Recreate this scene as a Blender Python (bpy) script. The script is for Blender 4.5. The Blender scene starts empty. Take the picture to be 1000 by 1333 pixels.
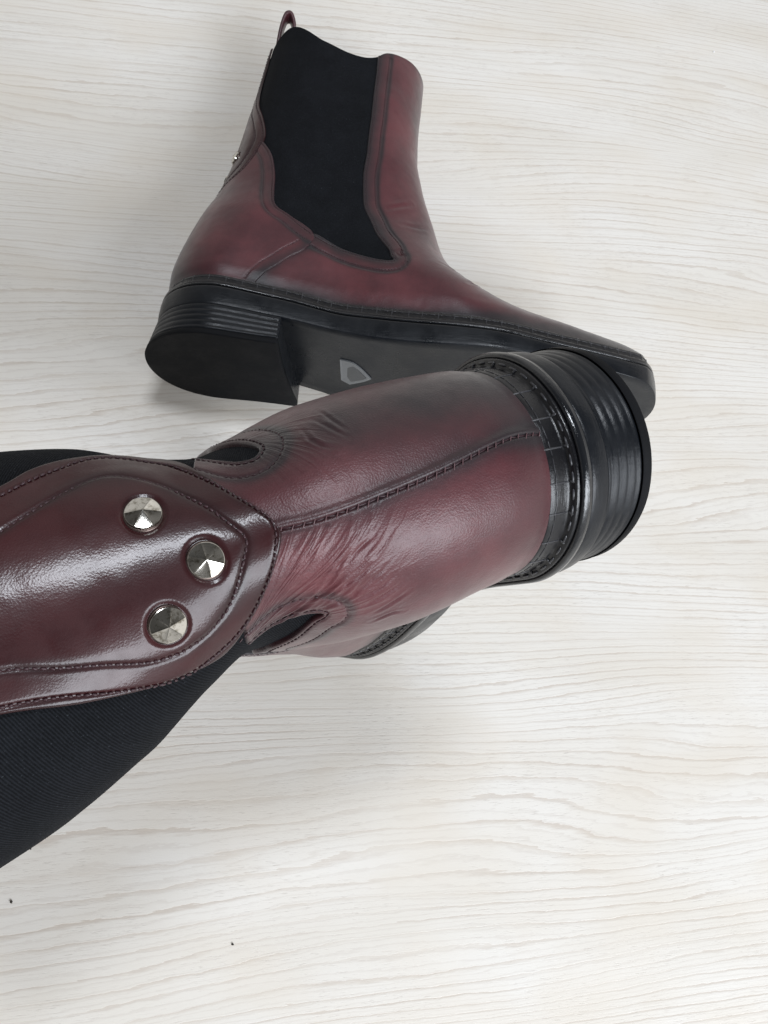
import bpy, math, random
import numpy as np
from mathutils import Matrix, Vector
random.seed(7); rng = np.random.default_rng(11)
C = bpy.context.scene.collection
CM = 0.01
WALL, CEIL = .54, .08
# ------------------------------------------------ camera (its own axes give the measured frame; the table is the world's z = 0)
NZ = np.array([.20, .29, .936]); NZ /= np.linalg.norm(NZ)          # table normal seen from the camera
XW = np.array([1., 0, 0]) - NZ[0] * NZ; XW /= np.linalg.norm(XW)
M3 = np.array([XW, np.cross(NZ, XW), NZ])                           # camera frame -> world frame
H_CAM = 43.95                                                       # cm above the table
cam_d = bpy.data.cameras.new('camera'); cam = bpy.data.objects.new('camera', cam_d); C.objects.link(cam)
cm4 = np.eye(4); cm4[:3, :3] = M3; cm4[2, 3] = H_CAM * CM
cam.matrix_world = Matrix(cm4.tolist())
cam_d.sensor_fit = 'VERTICAL'; cam_d.sensor_height = 36.0; cam_d.lens = 36.0 * 1050 / 1333
cam_d.clip_start = .01; cam_d.clip_end = 50
bpy.context.scene.camera = cam
sc = bpy.context.scene
sc.render.resolution_x = 768; sc.render.resolution_y = 1024
sc.view_settings.view_transform = 'Standard'; sc.view_settings.look = 'None'; sc.view_settings.gamma = 1
sc.view_settings.exposure = 0.2
# ------------------------------------------------ light: a pale room and one tall window behind and to the right of the camera
w = bpy.data.worlds.new('World'); sc.world = w; w.use_nodes = True
nt_ = w.node_tree; bg = nt_.nodes['Background']; bg.inputs[1].default_value = 1.0
# the room's walls: brighter on the window side, uneven elsewhere
tc_ = nt_.nodes.new('ShaderNodeTexCoord'); dp_ = nt_.nodes.new('ShaderNodeVectorMath'); dp_.operation = 'DOT_PRODUCT'
wd = M3 @ np.array([.62, .35, .70]); wd /= np.linalg.norm(wd)
nt_.links.new(tc_.outputs['Generated'], dp_.inputs[0]); dp_.inputs[1].default_value = wd.tolist()
mr_ = nt_.nodes.new('ShaderNodeMapRange'); nt_.links.new(dp_.outputs['Value'], mr_.inputs[0])
for i_, v_ in enumerate((-.5, 1.0, .55, 1.5)): mr_.inputs[i_ + 1].default_value = v_
# walls lit near the horizon, a dim ceiling and the photographer overhead
sx_ = nt_.nodes.new('ShaderNodeSeparateXYZ'); nt_.links.new(tc_.outputs['Generated'], sx_.inputs[0])
el_ = nt_.nodes.new('ShaderNodeMapRange'); el_.interpolation_type = 'SMOOTHSTEP'; nt_.links.new(sx_.outputs['Z'], el_.inputs[0])
for i_, v_ in enumerate((.15, .9, WALL, CEIL)): el_.inputs[i_ + 1].default_value = v_
no_ = nt_.nodes.new('ShaderNodeTexNoise'); nt_.links.new(tc_.outputs['Generated'], no_.inputs['Vector']); no_.inputs['Scale'].default_value = 1.6; no_.inputs['Detail'].default_value = 2
m2_ = nt_.nodes.new('ShaderNodeMapRange'); nt_.links.new(no_.outputs[0], m2_.inputs[0])
for i_, v_ in enumerate((.35, .65, .45, 1.5)): m2_.inputs[i_ + 1].default_value = v_
mu_ = nt_.nodes.new('ShaderNodeMath'); mu_.operation = 'MULTIPLY'; nt_.links.new(mr_.outputs[0], mu_.inputs[0]); nt_.links.new(m2_.outputs[0], mu_.inputs[1])
mv_ = nt_.nodes.new('ShaderNodeMath'); mv_.operation = 'MULTIPLY'; nt_.links.new(mu_.outputs[0], mv_.inputs[0]); nt_.links.new(el_.outputs[0], mv_.inputs[1])
sc_ = nt_.nodes.new('ShaderNodeVectorMath'); sc_.operation = 'SCALE'; sc_.inputs[0].default_value = (1.0, .985, .97); nt_.links.new(mv_.outputs[0], sc_.inputs['Scale'])
nt_.links.new(sc_.outputs[0], bg.inputs[0])
def area(name, direction, dist, sx, sy, power, col, at=(0, 0, 0)):
    d = M3 @ (np.array(direction) / np.linalg.norm(direction))
    a = bpy.data.lights.new(name, 'AREA'); a.shape = 'RECTANGLE'; a.size = sx; a.size_y = sy
    a.energy = power; a.color = col
    o = bpy.data.objects.new(name, a); C.objects.link(o)
    c = np.array(at); o.location = (c + d * dist).tolist()
    o.rotation_euler = Vector(d.tolist()).to_track_quat('Z', 'Y').to_euler()
    return o
area('window_light', (.19, .53, .83), 2.2, .55, .32, 19, (.88, .93, 1.0), (0, 0, .15))
area('second_window_light', (.55, -.42, .62), 3.0, 1.9, 1.3, 86, (.88, .93, 1.0), (0, 0, .05))
PI = np.pi

def pchip(x, xs, ys):
    """smooth monotone interpolation through a table"""
    x = np.asarray(x, float); xs = np.asarray(xs, float); ys = np.asarray(ys, float)
    h = np.diff(xs); d = np.diff(ys) / h
    m = np.zeros(len(xs))
    same = d[:-1] * d[1:] > 0
    w1 = 2 * h[1:] + h[:-1]; w2 = h[1:] + 2 * h[:-1]
    with np.errstate(divide='ignore', invalid='ignore'):
        mm = (w1 + w2) / (w1 / d[:-1] + w2 / d[1:])
    m[1:-1] = np.where(same, np.nan_to_num(mm), 0)
    m[0] = d[0]; m[-1] = d[-1]
    i = np.clip(np.searchsorted(xs, x) - 1, 0, len(xs) - 2)
    t = np.clip((x - xs[i]) / h[i], 0, 1)
    return ((1 + 2 * t) * (1 - t) ** 2 * ys[i] + t * (1 - t) ** 2 * h[i] * m[i]
            + t * t * (3 - 2 * t) * ys[i + 1] + t * t * (t - 1) * h[i] * m[i + 1])

def sm(a, b, x):
    t = np.clip((x - a) / (b - a), 0, 1)
    return t * t * (3 - 2 * t)

def dist_poly(P, C, chunk=60000):
    """distance of points P (n,k) to polyline C (m,k)"""
    A = C[:-1]; D = C[1:] - C[:-1]; L = (D * D).sum(1) + 1e-12
    out = np.empty(len(P))
    for i in range(0, len(P), chunk):
        Q = P[i:i + chunk]
        best = np.full(len(Q), 1e9)
        for a, d, l in zip(A, D, L):
            v = Q - a
            t = np.clip(v @ d / l, 0, 1)
            e = v - t[:, None] * d
            np.minimum(best, (e * e).sum(1), out=best)
        out[i:i + chunk] = np.sqrt(best)
    return out

# ---------------------------------------------------------------- the boot's shape, in cm; x heel->toe, z up, y across
S_ = [0, .05, .1, .2, .3, .4, .5, .6, .7, .8, .9, 1]
RZ = [3.25, 3.75, 4.3, 5.5, 7.0, 8.6, 10.6, 12.8, 15.0, 17.2, 19.4, 21.6]
RX = [.55, .45, .42, .55, .85, 1.25, 2.0, 2.46, 2.8, 3.15, 3.42, 3.66]
FX = [27.1, 26.85, 25.8, 22.5, 18.8, 15.5, 14.25, 13.55, 13.15, 13.1, 13.15, 13.2]
FZ = [1.9, 2.6, 3.15, 3.9, 4.78, 6.95, 10.2, 12.7, 15.0, 17.2, 19.4, 21.6]
ZFX = [-1, 0.3, 3, 6.5, 10, 14, 18, 22, 24.5, 27, 29]
ZF = [3.28, 3.28, 3.25, 3.0, 2.4, 2.0, 1.75, 1.5, 1.55, 1.9, 1.9]
ZSX = [-1, 4, 6.6, 9, 12, 15, 20, 24, 29]
ZS = [1.40, 1.30, 1.12, .76, .26, .02, -.05, -.15, -.05]
WX = [-1, 3, 6, 9, 12, 16, 19, 22, 25, 28]
WW = [3.08, 3.08, 2.95, 3.05, 3.6, 4.4, 4.7, 4.6, 4.3, 4.0]

class Shape:
    def __init__(self, shaft=((3, 3.1), (8, 2.9), (10, 2.8), (14, 2.9), (22, 3.0)), top=None, warp=None,
                 RXo=None, FXo=None, rr=((3, 3.0), (5, 3.2), (8, 3.8), (11, 4.6), (15, 4.4), (22, 3.6)), rf=3.1):
        self.sz, self.sw = zip(*shaft)
        self.top = top or ((0, .2), (.12, .65), (.35, -.8), (.6, -1.6), (.68, -1.4), (.73, -1.0), (.85, -.75), (1, -.5))
        self.warp = warp; self.rr = rr; self.rf = rf
        self.RX = RXo or RX; self.FX = FXo or FX
        q = np.linspace(0, 1, 160)
        self.rear = np.c_[pchip(q, S_, self.RX), pchip(q, S_, RZ)]
        self.front = np.c_[pchip(q, S_, self.FX), pchip(q, S_, FZ)]
        self.rear = np.vstack([[self.rear[0] + [0, -3]], self.rear, [self.rear[-1] + [.3, 3]]])
        self.front = np.vstack([[self.front[0] + [0, -3]], self.front, [self.front[-1] + [0, 3]]])
        self.table()
    def raw(self, th, s):
        t = (1 - np.cos(th)) / 2
        rx = pchip(s, S_, self.RX); rz = pchip(s, S_, RZ); fx = pchip(s, S_, self.FX); fz = pchip(s, S_, FZ)
        x = rx + (fx - rx) * t; z = rz + (fz - rz) * t
        line0 = RZ[0] + (FZ[0] - RZ[0]) * t
        z = z + (1 - s) ** 6 * (pchip(x, ZFX, ZF) - line0)
        tx, tz = zip(*self.top)
        z = z + np.clip(s, 0, 1) ** 5 * pchip(t, tx, tz)
        P = np.c_[x, z]
        df = dist_poly(P, self.front[::2]); dr = dist_poly(P, self.rear[::2])
        # right at the centre lines the distance comes from the slice itself (exact and smooth)
        e = 1e-3; s0 = np.clip(s - e, 0, 1); s1 = np.clip(s + e, 0, 1)
        D = np.c_[fx - rx, fz - rz]; L = np.linalg.norm(D, axis=1)
        def perp(X, Z):
            T = np.c_[pchip(s1, S_, X) - pchip(s0, S_, X), pchip(s1, S_, Z) - pchip(s0, S_, Z)]; T /= np.linalg.norm(T, axis=1, keepdims=True)
            return np.abs(D[:, 0] * T[:, 1] - D[:, 1] * T[:, 0])
        kr = sm(.004, .03, t); kf = sm(.004, .03, 1 - t)
        dr = dr * kr + t * perp(self.RX, RZ) * (1 - kr); df = df * kf + (1 - t) * perp(self.FX, FZ) * (1 - kf)
        k = sm(4, 9, z)
        W = pchip(x, WX, WW) * (1 - k) + pchip(z, self.sz, self.sw) * k
        Rf = 4.2 + (3.4 - 4.2) * sm(20, 14, x)
        Rf = Rf + (self.rf - Rf) * sm(8, 13, z)
        Rr = pchip(z, *zip(*self.rr))
        def rd(d, R, p):
            q = np.clip(1 - d / R, 0, 1)
            return np.sqrt(np.maximum(1 - q ** p, 0))
        w = W * rd(df, Rf, 2.1) * rd(dr, Rr, 2.1)
        w = np.where(t <= 0, 0, np.where(t >= 1, 0, w))
        # gentle tuck of the leather towards the feather line
        w = w * (1 - .03 * (1 - sm(0, .08, s)))
        return np.c_[x, w, z]
    def table(self, nt=361, ns=281):
        """half surface (y >= 0) on a regular grid, looked up by cubic-free bilinear interpolation"""
        self.nt, self.ns = nt, ns
        T, S = np.meshgrid(np.linspace(0, PI, nt), np.linspace(0, 1, ns), indexing='ij')
        G = self.raw(T.ravel(), S.ravel()).reshape(nt, ns, 3)
        mir = np.array([1, -1, 1])
        G = np.concatenate([G[1:2] * mir, G, G[-2:-1] * mir], 0)              # one mirrored row beyond each centre line
        self.G = np.concatenate([2 * G[:, :1] - G[:, 1:2], G, 2 * G[:, -1:] - G[:, -2:-1]], 1)
    def __call__(self, th, s):
        th = np.asarray(th, float); s = np.asarray(s, float)
        a = np.clip(np.abs(th) / PI, 0, 1) * (self.nt - 1) + 1; b = np.clip(s, 0, 1) * (self.ns - 1) + 1
        i = np.clip(np.round(a).astype(int), 1, self.nt); j = np.clip(np.round(b).astype(int), 1, self.ns)
        # quadratic B-spline: smooth normals
        def wq(u):
            return .5 * (.5 - u) ** 2, .75 - u * u, .5 * (.5 + u) ** 2
        ua = np.clip(a - i, -1, 1); ub = np.clip(b - j, -1, 1)
        G = self.G; out = 0
        wa = wq(ua); wb = wq(ub)
        for p in range(3):
            for q in range(3):
                out = out + (wa[p] * wb[q])[:, None] * G[i - 1 + p, j - 1 + q]
        out[:, 1] *= np.where(th < 0, -1, 1)
        if self.warp is not None: out = self.warp(out)
        return out
    def nrm(self, th, s, e=.012):
        a = self(th + e, s) - self(th - e, s)
        lo = np.clip(s - .006, 0, 1); hi = np.clip(s + .006, 0, 1)
        b = self(th, hi) - self(th, lo)
        # crossing the front centre line: mirror
        n = np.cross(b, a)
        L = np.linalg.norm(n, axis=1, keepdims=True)
        n = n / np.maximum(L, 1e-9)
        # th increases to +y at the rear: outward is -x there
        c = np.array([0, 0, 0.])
        return n

# ---------------------------------------------------------------- camera-space poses (f 1050 px on 1000 x 1333)
F = 1050.
def rotv(r):
    r = np.asarray(r, float); th = np.linalg.norm(r) + 1e-12; k = r / th
    K = np.array([[0, -k[2], k[1]], [k[2], 0, -k[0]], [-k[1], k[0], 0]])
    return np.eye(3) + np.sin(th) * K + (1 - np.cos(th)) * K @ K
RA = rotv([-.34, .11, -.09]) @ np.array([[1., 0, 0], [0, 0, 1], [0, -1, 0]])
TA = np.array([-12.36, 8.44, -42.97])
def warpB(P):
    P = P.copy(); z = P[:, 2]; x = P[:, 0]
    k = np.clip(z - 8, 0, None)
    P[:, 2] = z - .2 * (1 - sm(3.3, 5.5, z)) * (1 - sm(6, 12, x))
    q = (1 - sm(3.5, 6.8, z)) * (1 - sm(8, 14, x)); P[:, 1] = P[:, 1] * (1 - .075 * q) - .13 * q
    P[:, 1] = P[:, 1] + 0.0105 * k ** 2 + .17 * sm(9.5, 12, z)
    return P
RB = np.array([[-.478, .144, -.866], [-.046, -.989, -.139], [-.877, -.027, .48]])
_u, _s, _v = np.linalg.svd(RB); RB = _u @ _v
TB = np.array([6.89, 1.73, -20.61])
SB = Shape(shaft=((3, 3.1), (7.5, 3.0), (10, 2.62), (11.3, 3.05), (13, 3.95), (16, 4.68), (22, 5.0)), warp=warpB)
def setB(al, ga, sh, tw=0):
    """al: roll about the boot's z, ga: in-plane turn, tw: tilt; sh shift cm"""
    global RB, TB
    pv = np.array([2.5, 0, 3.])
    c = RB @ pv + TB
    d = np.radians
    R = rotv([0, 0, d(ga)]) @ RB @ rotv([0, 0, d(al)]) @ rotv([0, d(tw), 0])
    RB = R; TB = c - R @ pv + np.array(sh)
setB(7, 5, (0, -.12, -.35), -1)
# ================================================================ helpers
def mat(name, base=(.5, .5, .5), rough=.5, **kw):
    m = bpy.data.materials.new(name); m.use_nodes = True
    b = m.node_tree.nodes['Principled BSDF']
    b.inputs['Base Color'].default_value = (*base, 1); b.inputs['Roughness'].default_value = rough
    for k, v in kw.items(): b.inputs[k].default_value = v
    return m, m.node_tree, b
def nd(nt, typ, **kw):
    n = nt.nodes.new(typ)
    for k, v in kw.items(): setattr(n, k, v)
    return n
def lk(nt, a, b): nt.links.new(a, b)
def math_(nt, op, a, b=None, c=None, clamp=False):
    n = nd(nt, 'ShaderNodeMath', operation=op, use_clamp=clamp)
    for i, v in enumerate((a, b, c)):
        if v is None: continue
        if isinstance(v, (int, float)): n.inputs[i].default_value = v
        else: lk(nt, v, n.inputs[i])
    return n.outputs[0]
def mapr(nt, v, a, b, c=0., d=1.):
    n = nd(nt, 'ShaderNodeMapRange'); n.interpolation_type = 'SMOOTHSTEP'
    lk(nt, v, n.inputs[0])
    for i, q in enumerate((a, b, c, d)): n.inputs[i + 1].default_value = q
    return n.outputs[0]
def mix(nt, f, a, b, typ='MIX'):
    n = nd(nt, 'ShaderNodeMix', data_type='RGBA', blend_type=typ)
    for s, v in ((0, f), (6, a), (7, b)):
        if isinstance(v, (int, float)): n.inputs[s].default_value = v
        elif isinstance(v, tuple): n.inputs[s].default_value = (*v, 1)
        else: lk(nt, v, n.inputs[s])
    return n.outputs[2]
def noise(nt, vec, scale, detail=4, rough=.5, dist=0.):
    n = nd(nt, 'ShaderNodeTexNoise'); lk(nt, vec, n.inputs['Vector'])
    n.inputs['Scale'].default_value = scale; n.inputs['Detail'].default_value = detail
    n.inputs['Roughness'].default_value = rough; n.inputs['Distortion'].default_value = dist
    return n.outputs[0]
def mapping(nt, vec, scale=(1, 1, 1), rot=(0, 0, 0), loc=(0, 0, 0)):
    n = nd(nt, 'ShaderNodeMapping'); lk(nt, vec, n.inputs[0])
    n.inputs['Scale'].default_value = scale; n.inputs['Rotation'].default_value = rot; n.inputs['Location'].default_value = loc
    return n.outputs[0]
def bump(nt, h, strength, dist, prev=None):
    n = nd(nt, 'ShaderNodeBump'); lk(nt, h, n.inputs['Height'])
    n.inputs['Strength'].default_value = strength; n.inputs['Distance'].default_value = dist
    if prev is not None: lk(nt, prev, n.inputs['Normal'])
    return n.outputs[0]
def attr(nt, name): return nd(nt, 'ShaderNodeAttribute', attribute_name=name).outputs['Fac']

def mesh_obj(name, V, Fc, m, parent=None, attrs=None, smooth=True):
    """V in cm, faces an (n,3) / (n,4) array or list; ONE mesh object"""
    me = bpy.data.meshes.new(name)
    V = np.asarray(V, float) * CM
    if isinstance(Fc, np.ndarray):
        n, k = Fc.shape
        me.vertices.add(len(V)); me.vertices.foreach_set('co', V.astype(np.float32).ravel())
        me.loops.add(n * k); me.loops.foreach_set('vertex_index', Fc.astype(np.int32).ravel())
        me.polygons.add(n); me.polygons.foreach_set('loop_start', np.arange(0, n * k, k, dtype=np.int32))
        me.update(calc_edges=True); me.validate()
    else:
        me.from_pydata(V.tolist(), [], Fc); me.update()
    me.polygons.foreach_set('use_smooth', np.full(len(me.polygons), smooth))
    for k, v in (attrs or {}).items():
        a = me.attributes.new(k, 'FLOAT', 'POINT'); a.data.foreach_set('value', np.asarray(v, np.float32))
    if m: me.materials.append(m)
    o = bpy.data.objects.new(name, me); C.objects.link(o)
    if parent: o.parent = parent
    return o
def merge(parts):
    Vs, Fs, n = [], [], 0
    for V, Fc in parts:
        Vs.append(V); Fs.append(np.asarray(Fc) + n); n += len(V)
    return np.vstack(Vs), np.vstack(Fs)
def vnoise(P, f, seed=0):
    """smooth value noise on 3-D points"""
    P = P * f + seed * 17.3
    i = np.floor(P).astype(np.int64); u = P - i; u = u * u * (3 - 2 * u)
    def h(a): 
        q = (a[:, 0] * 73856093) ^ (a[:, 1] * 19349663) ^ (a[:, 2] * 83492791)
        q = (q ^ (q >> 13)) * 1274126177 & 0x7fffffff
        return (q % 65536) / 32768. - 1
    r = 0
    for dx in (0, 1):
        for dy in (0, 1):
            for dz in (0, 1):
                wgt = (u[:, 0] if dx else 1 - u[:, 0]) * (u[:, 1] if dy else 1 - u[:, 1]) * (u[:, 2] if dz else 1 - u[:, 2])
                r = r + wgt * h(i + [dx, dy, dz])
    return r

# ================================================================ panels laid on the boot's surface
def inside(P, poly):
    x, y = P[:, 0], P[:, 1]; c = np.zeros(len(P), bool)
    for (x0, y0), (x1, y1) in zip(poly, np.roll(poly, -1, 0)):
        if y0 == y1: continue
        k = ((y0 > y) != (y1 > y)) & (x < (x1 - x0) * (y - y0) / (y1 - y0) + x0)
        c ^= k
    return c
def resample(pts, step, closed=False, smooth=True, scale=(8., 22.)):
    """dense curve through (theta, s) points, Catmull-Rom; a point given with a third value 1 stays a corner"""
    q = [tuple(p) for p in pts]; out = []
    n = len(q)
    for i in range(n if closed else n - 1):
        g = lambda j: np.array(q[j % n][:2]) if closed else np.array(q[min(max(j, 0), n - 1)][:2])
        p0, p1, p2, p3 = g(i - 1), g(i), g(i + 1), g(i + 2)
        if len(q[i]) > 2: p0 = p1
        if len(q[(i + 1) % n]) > 2: p3 = p2
        L = np.hypot(*((p2 - p1) * scale)); k = max(1, int(math.ceil(L / step)))
        d1 = (p2 - p0) / 2; d2 = (p3 - p1) / 2
        # keep the tangents no longer than the chord
        for t in range(k):
            u = t / k
            h = np.array([2 * u ** 3 - 3 * u * u + 1, u ** 3 - 2 * u * u + u, -2 * u ** 3 + 3 * u * u, u ** 3 - u * u])
            c = np.hypot(*((p2 - p1) * scale)); 
            e1 = d1 * min(1, c / (np.hypot(*(d1 * scale)) + 1e-9)); e2 = d2 * min(1, c / (np.hypot(*(d2 * scale)) + 1e-9))
            out.append(h[0] * p1 + h[1] * e1 + h[2] * p2 + h[3] * e2)
    if not closed: out.append(np.array(q[-1][:2]))
    return np.array(out)
def wrap(th): return (th + PI) % (2 * PI) - PI
def contour(V, T, col, iso):
    f = V[:, col] - iso; f = np.where(np.abs(f) < 1e-5, 1e-5, f)
    pos = f > 0; c = pos[T].sum(1)
    same = T[(c == 0) | (c == 3)]; mx = T[(c == 1) | (c == 2)]
    if len(mx) == 0: return V, T
    pm = pos[mx]; odd = np.where(pm.sum(1) == 1, pm.argmax(1), (~pm).argmax(1))
    r = np.arange(len(mx)); a, b, cc = mx[r, odd], mx[r, (odd + 1) % 3], mx[r, (odd + 2) % 3]
    E = np.sort(np.vstack([np.c_[a, b], np.c_[a, cc]]), 1)
    U, inv = np.unique(E, axis=0, return_inverse=True); inv = inv.ravel()
    t = f[U[:, 0]] / (f[U[:, 0]] - f[U[:, 1]]); t = np.clip(t, .001, .999)
    N = V[U[:, 0]] * (1 - t)[:, None] + V[U[:, 1]] * t[:, None]; N[:, col] = iso
    ab = inv[:len(mx)] + len(V); ac = inv[len(mx):] + len(V)
    return np.vstack([V, N]), np.vstack([same, np.c_[a, ab, ac], np.c_[ab, b, cc], np.c_[ab, cc, ac]])
def panel(S, poly, off, n, under=-.06, roll=.07, disp=None, isos=(.02, .05), pad=.02):
    """a piece of leather or cloth: the area inside the outline poly, off cm proud of the surface, with a rolled edge.
    returns points (cm), triangles, (theta, s, distance to the edge)"""
    bp = resample(poly, .12, True)
    lo = bp.min(0) - pad; hi = bp.max(0) + pad
    lo[1] = max(lo[1], 0); hi[1] = min(hi[1], 1)
    T_, Q_ = np.meshgrid(np.linspace(lo[0], hi[0], n[0]), np.linspace(lo[1], hi[1], n[1]), indexing='ij')
    T_, Q_ = T_.ravel(), Q_.ravel()
    i = np.arange((n[0] - 1) * (n[1] - 1)); a = (i // (n[1] - 1)) * n[1] + i % (n[1] - 1); m = n[1]
    flip = (i // (n[1] - 1) + i % (n[1] - 1)) % 2 == 0
    T1 = np.where(flip[:, None], np.c_[a, a + 1, a + m + 1], np.c_[a, a + 1, a + m])
    T2 = np.where(flip[:, None], np.c_[a, a + m + 1, a + m], np.c_[a + 1, a + m + 1, a + m])
    tri = np.vstack([T1, T2])
    ins = inside(np.c_[T_, Q_], bp)
    P = S(wrap(T_), Q_)
    bc = np.vstack([bp, bp[:1]]); B3 = S(wrap(bc[:, 0]), np.clip(bc[:, 1], 0, 1))
    d = dist_poly(P, B3)
    keepd = np.where(ins, d, -d)
    V = np.c_[T_, Q_, keepd]
    for iso in (0.,) + tuple(isos): V, tri = contour(V, tri, 2, iso)
    k = (V[tri][:, :, 2] > -1e-6).all(1); tri = tri[k]
    u, inv = np.unique(tri, return_inverse=True); tri = inv.reshape(-1, 3); V = V[u]
    th, s, d = V[:, 0], V[:, 1], np.maximum(V[:, 2], 0)
    P = S(wrap(th), s); N = S.nrm(wrap(th), s)
    q = np.clip(d / roll, 0, 1); o = under + (off - under) * np.sqrt(np.maximum(1 - (1 - q) ** 2, 0))
    if disp is not None: o = o + disp(P, N, th, s, d)
    return P + N * o[:, None], tri, (th, s, d), P
def onsurf(S, c, off=0.):
    th = wrap(c[:, 0]); s = np.clip(c[:, 1], 0, 1)
    P = S(th, s); N = S.nrm(th, s)
    return P + N * off, N
def offset_curve(S, c, dist, steps=6):
    """curve c in (theta, s) moved dist cm sideways over the surface"""
    c = c.copy()
    for _ in range(steps):
        P, N = onsurf(S, c)
        T = np.gradient(P, axis=0); T /= np.linalg.norm(T, axis=1, keepdims=True) + 1e-9
        # smooth tangents
        for _k in range(3): T[1:-1] = (T[:-2] + T[1:-1] * 2 + T[2:]) / 4
        D = np.cross(N, T); D /= np.linalg.norm(D, axis=1, keepdims=True) + 1e-9
        D *= dist / steps
        e = 1e-3
        A = (S(wrap(c[:, 0] + e), c[:, 1]) - P) / e
        sp = np.clip(c[:, 1] + e, 0, 1); sn = np.clip(c[:, 1] - e, 0, 1)
        B = (S(wrap(c[:, 0]), sp) - S(wrap(c[:, 0]), sn)) / (sp - sn)[:, None]
        aa = (A * A).sum(1); bb = (B * B).sum(1); ab = (A * B).sum(1); ad = (A * D).sum(1); bd = (B * D).sum(1)
        det = aa * bb - ab * ab + 1e-9
        c[:, 0] += (bb * ad - ab * bd) / det; c[:, 1] += (aa * bd - ab * ad) / det
        c[:, 1] = np.clip(c[:, 1], 0, 1)
    return c
def walk(P, step, start=0.):
    L = np.r_[0, np.cumsum(np.linalg.norm(np.diff(P, axis=0), axis=1))]
    q = np.arange(start, L[-1], step)
    return q, L
def capsules(A, B, r, sides=6):
    """small spindles from A to B (n,3); rows: tip, ring, ring, tip"""
    V, Fc = [], []
    ax = B - A; L = np.linalg.norm(ax, axis=1, keepdims=True) + 1e-9; ax = ax / L
    up = np.where(np.abs(ax[:, 2:]) < .9, [[0, 0, 1.]], [[1., 0, 0]])
    U = np.cross(ax, up); U /= np.linalg.norm(U, axis=1, keepdims=True); W = np.cross(ax, U)
    rows = ((0, .25), (.12, .85), (.5, 1.0), (.88, .85), (1, .25)); k = sides
    ang = np.arange(k) * 2 * PI / k
    pts = []
    for t, rr in rows:
        c = A + (B - A) * t
        pts.append(c[:, None, :] + r * rr * (np.cos(ang)[None, :, None] * U[:, None, :] + np.sin(ang)[None, :, None] * W[:, None, :]))
    V = np.stack(pts, 1)                      # n, rows, k, 3
    n = len(A); R = len(rows)
    idx = np.arange(n * R * k).reshape(n, R, k)
    a = idx[:, :-1, :]; b = idx[:, 1:, :]
    F4 = np.stack([a, np.roll(a, -1, 2), np.roll(b, -1, 2), b], -1).reshape(-1, 4)
    return V.reshape(-1, 3), F4
def stitches(S, curve, off, pitch=.24, length=.17, r=.03, jitter=.015, sink=.3):
    P, N = onsurf(S, curve, off)
    q, L = walk(P, pitch, .05)
    def at(s): return np.stack([np.interp(s, L, P[:, i]) for i in range(3)], 1), np.stack([np.interp(s, L, N[:, i]) for i in range(3)], 1)
    a, na = at(q); b, nb = at(np.minimum(q + length, L[-1]))
    j = rng.normal(0, jitter, a.shape)
    return capsules(a + j * .6 - na * r * sink, b - j * .6 - nb * r * sink, r)
def groove(P, C3, depth, width): 
    m = np.zeros(len(P)); lo = C3.min(0) - 4 * width; hi = C3.max(0) + 4 * width
    k = ((P > lo) & (P < hi)).all(1)
    if k.any():
        d = dist_poly(P[k], C3); m[k] = -depth * np.exp(-(d / width) ** 2)
    return m
def fold(P, C3, depth, width):
    """crease with a soft raised lip on each side, fading to its ends"""
    m = np.zeros(len(P)); lo = C3.min(0) - 6 * width; hi = C3.max(0) + 6 * width
    k = ((P > lo) & (P < hi)).all(1)
    if k.any():
        Q = P[k]; d = dist_poly(Q, C3)
        e0 = np.linalg.norm(Q - C3[0], axis=1); e1 = np.linalg.norm(Q - C3[-1], axis=1); L = np.linalg.norm(np.diff(C3, axis=0), axis=1).sum()
        f = np.clip(np.minimum(e0, e1) / (.3 * L), 0, 1)
        m[k] = f * depth * (-np.exp(-(d / width) ** 2) + .55 * np.exp(-((d - 2.1 * width) / (1.2 * width)) ** 2))
    return m

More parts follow.
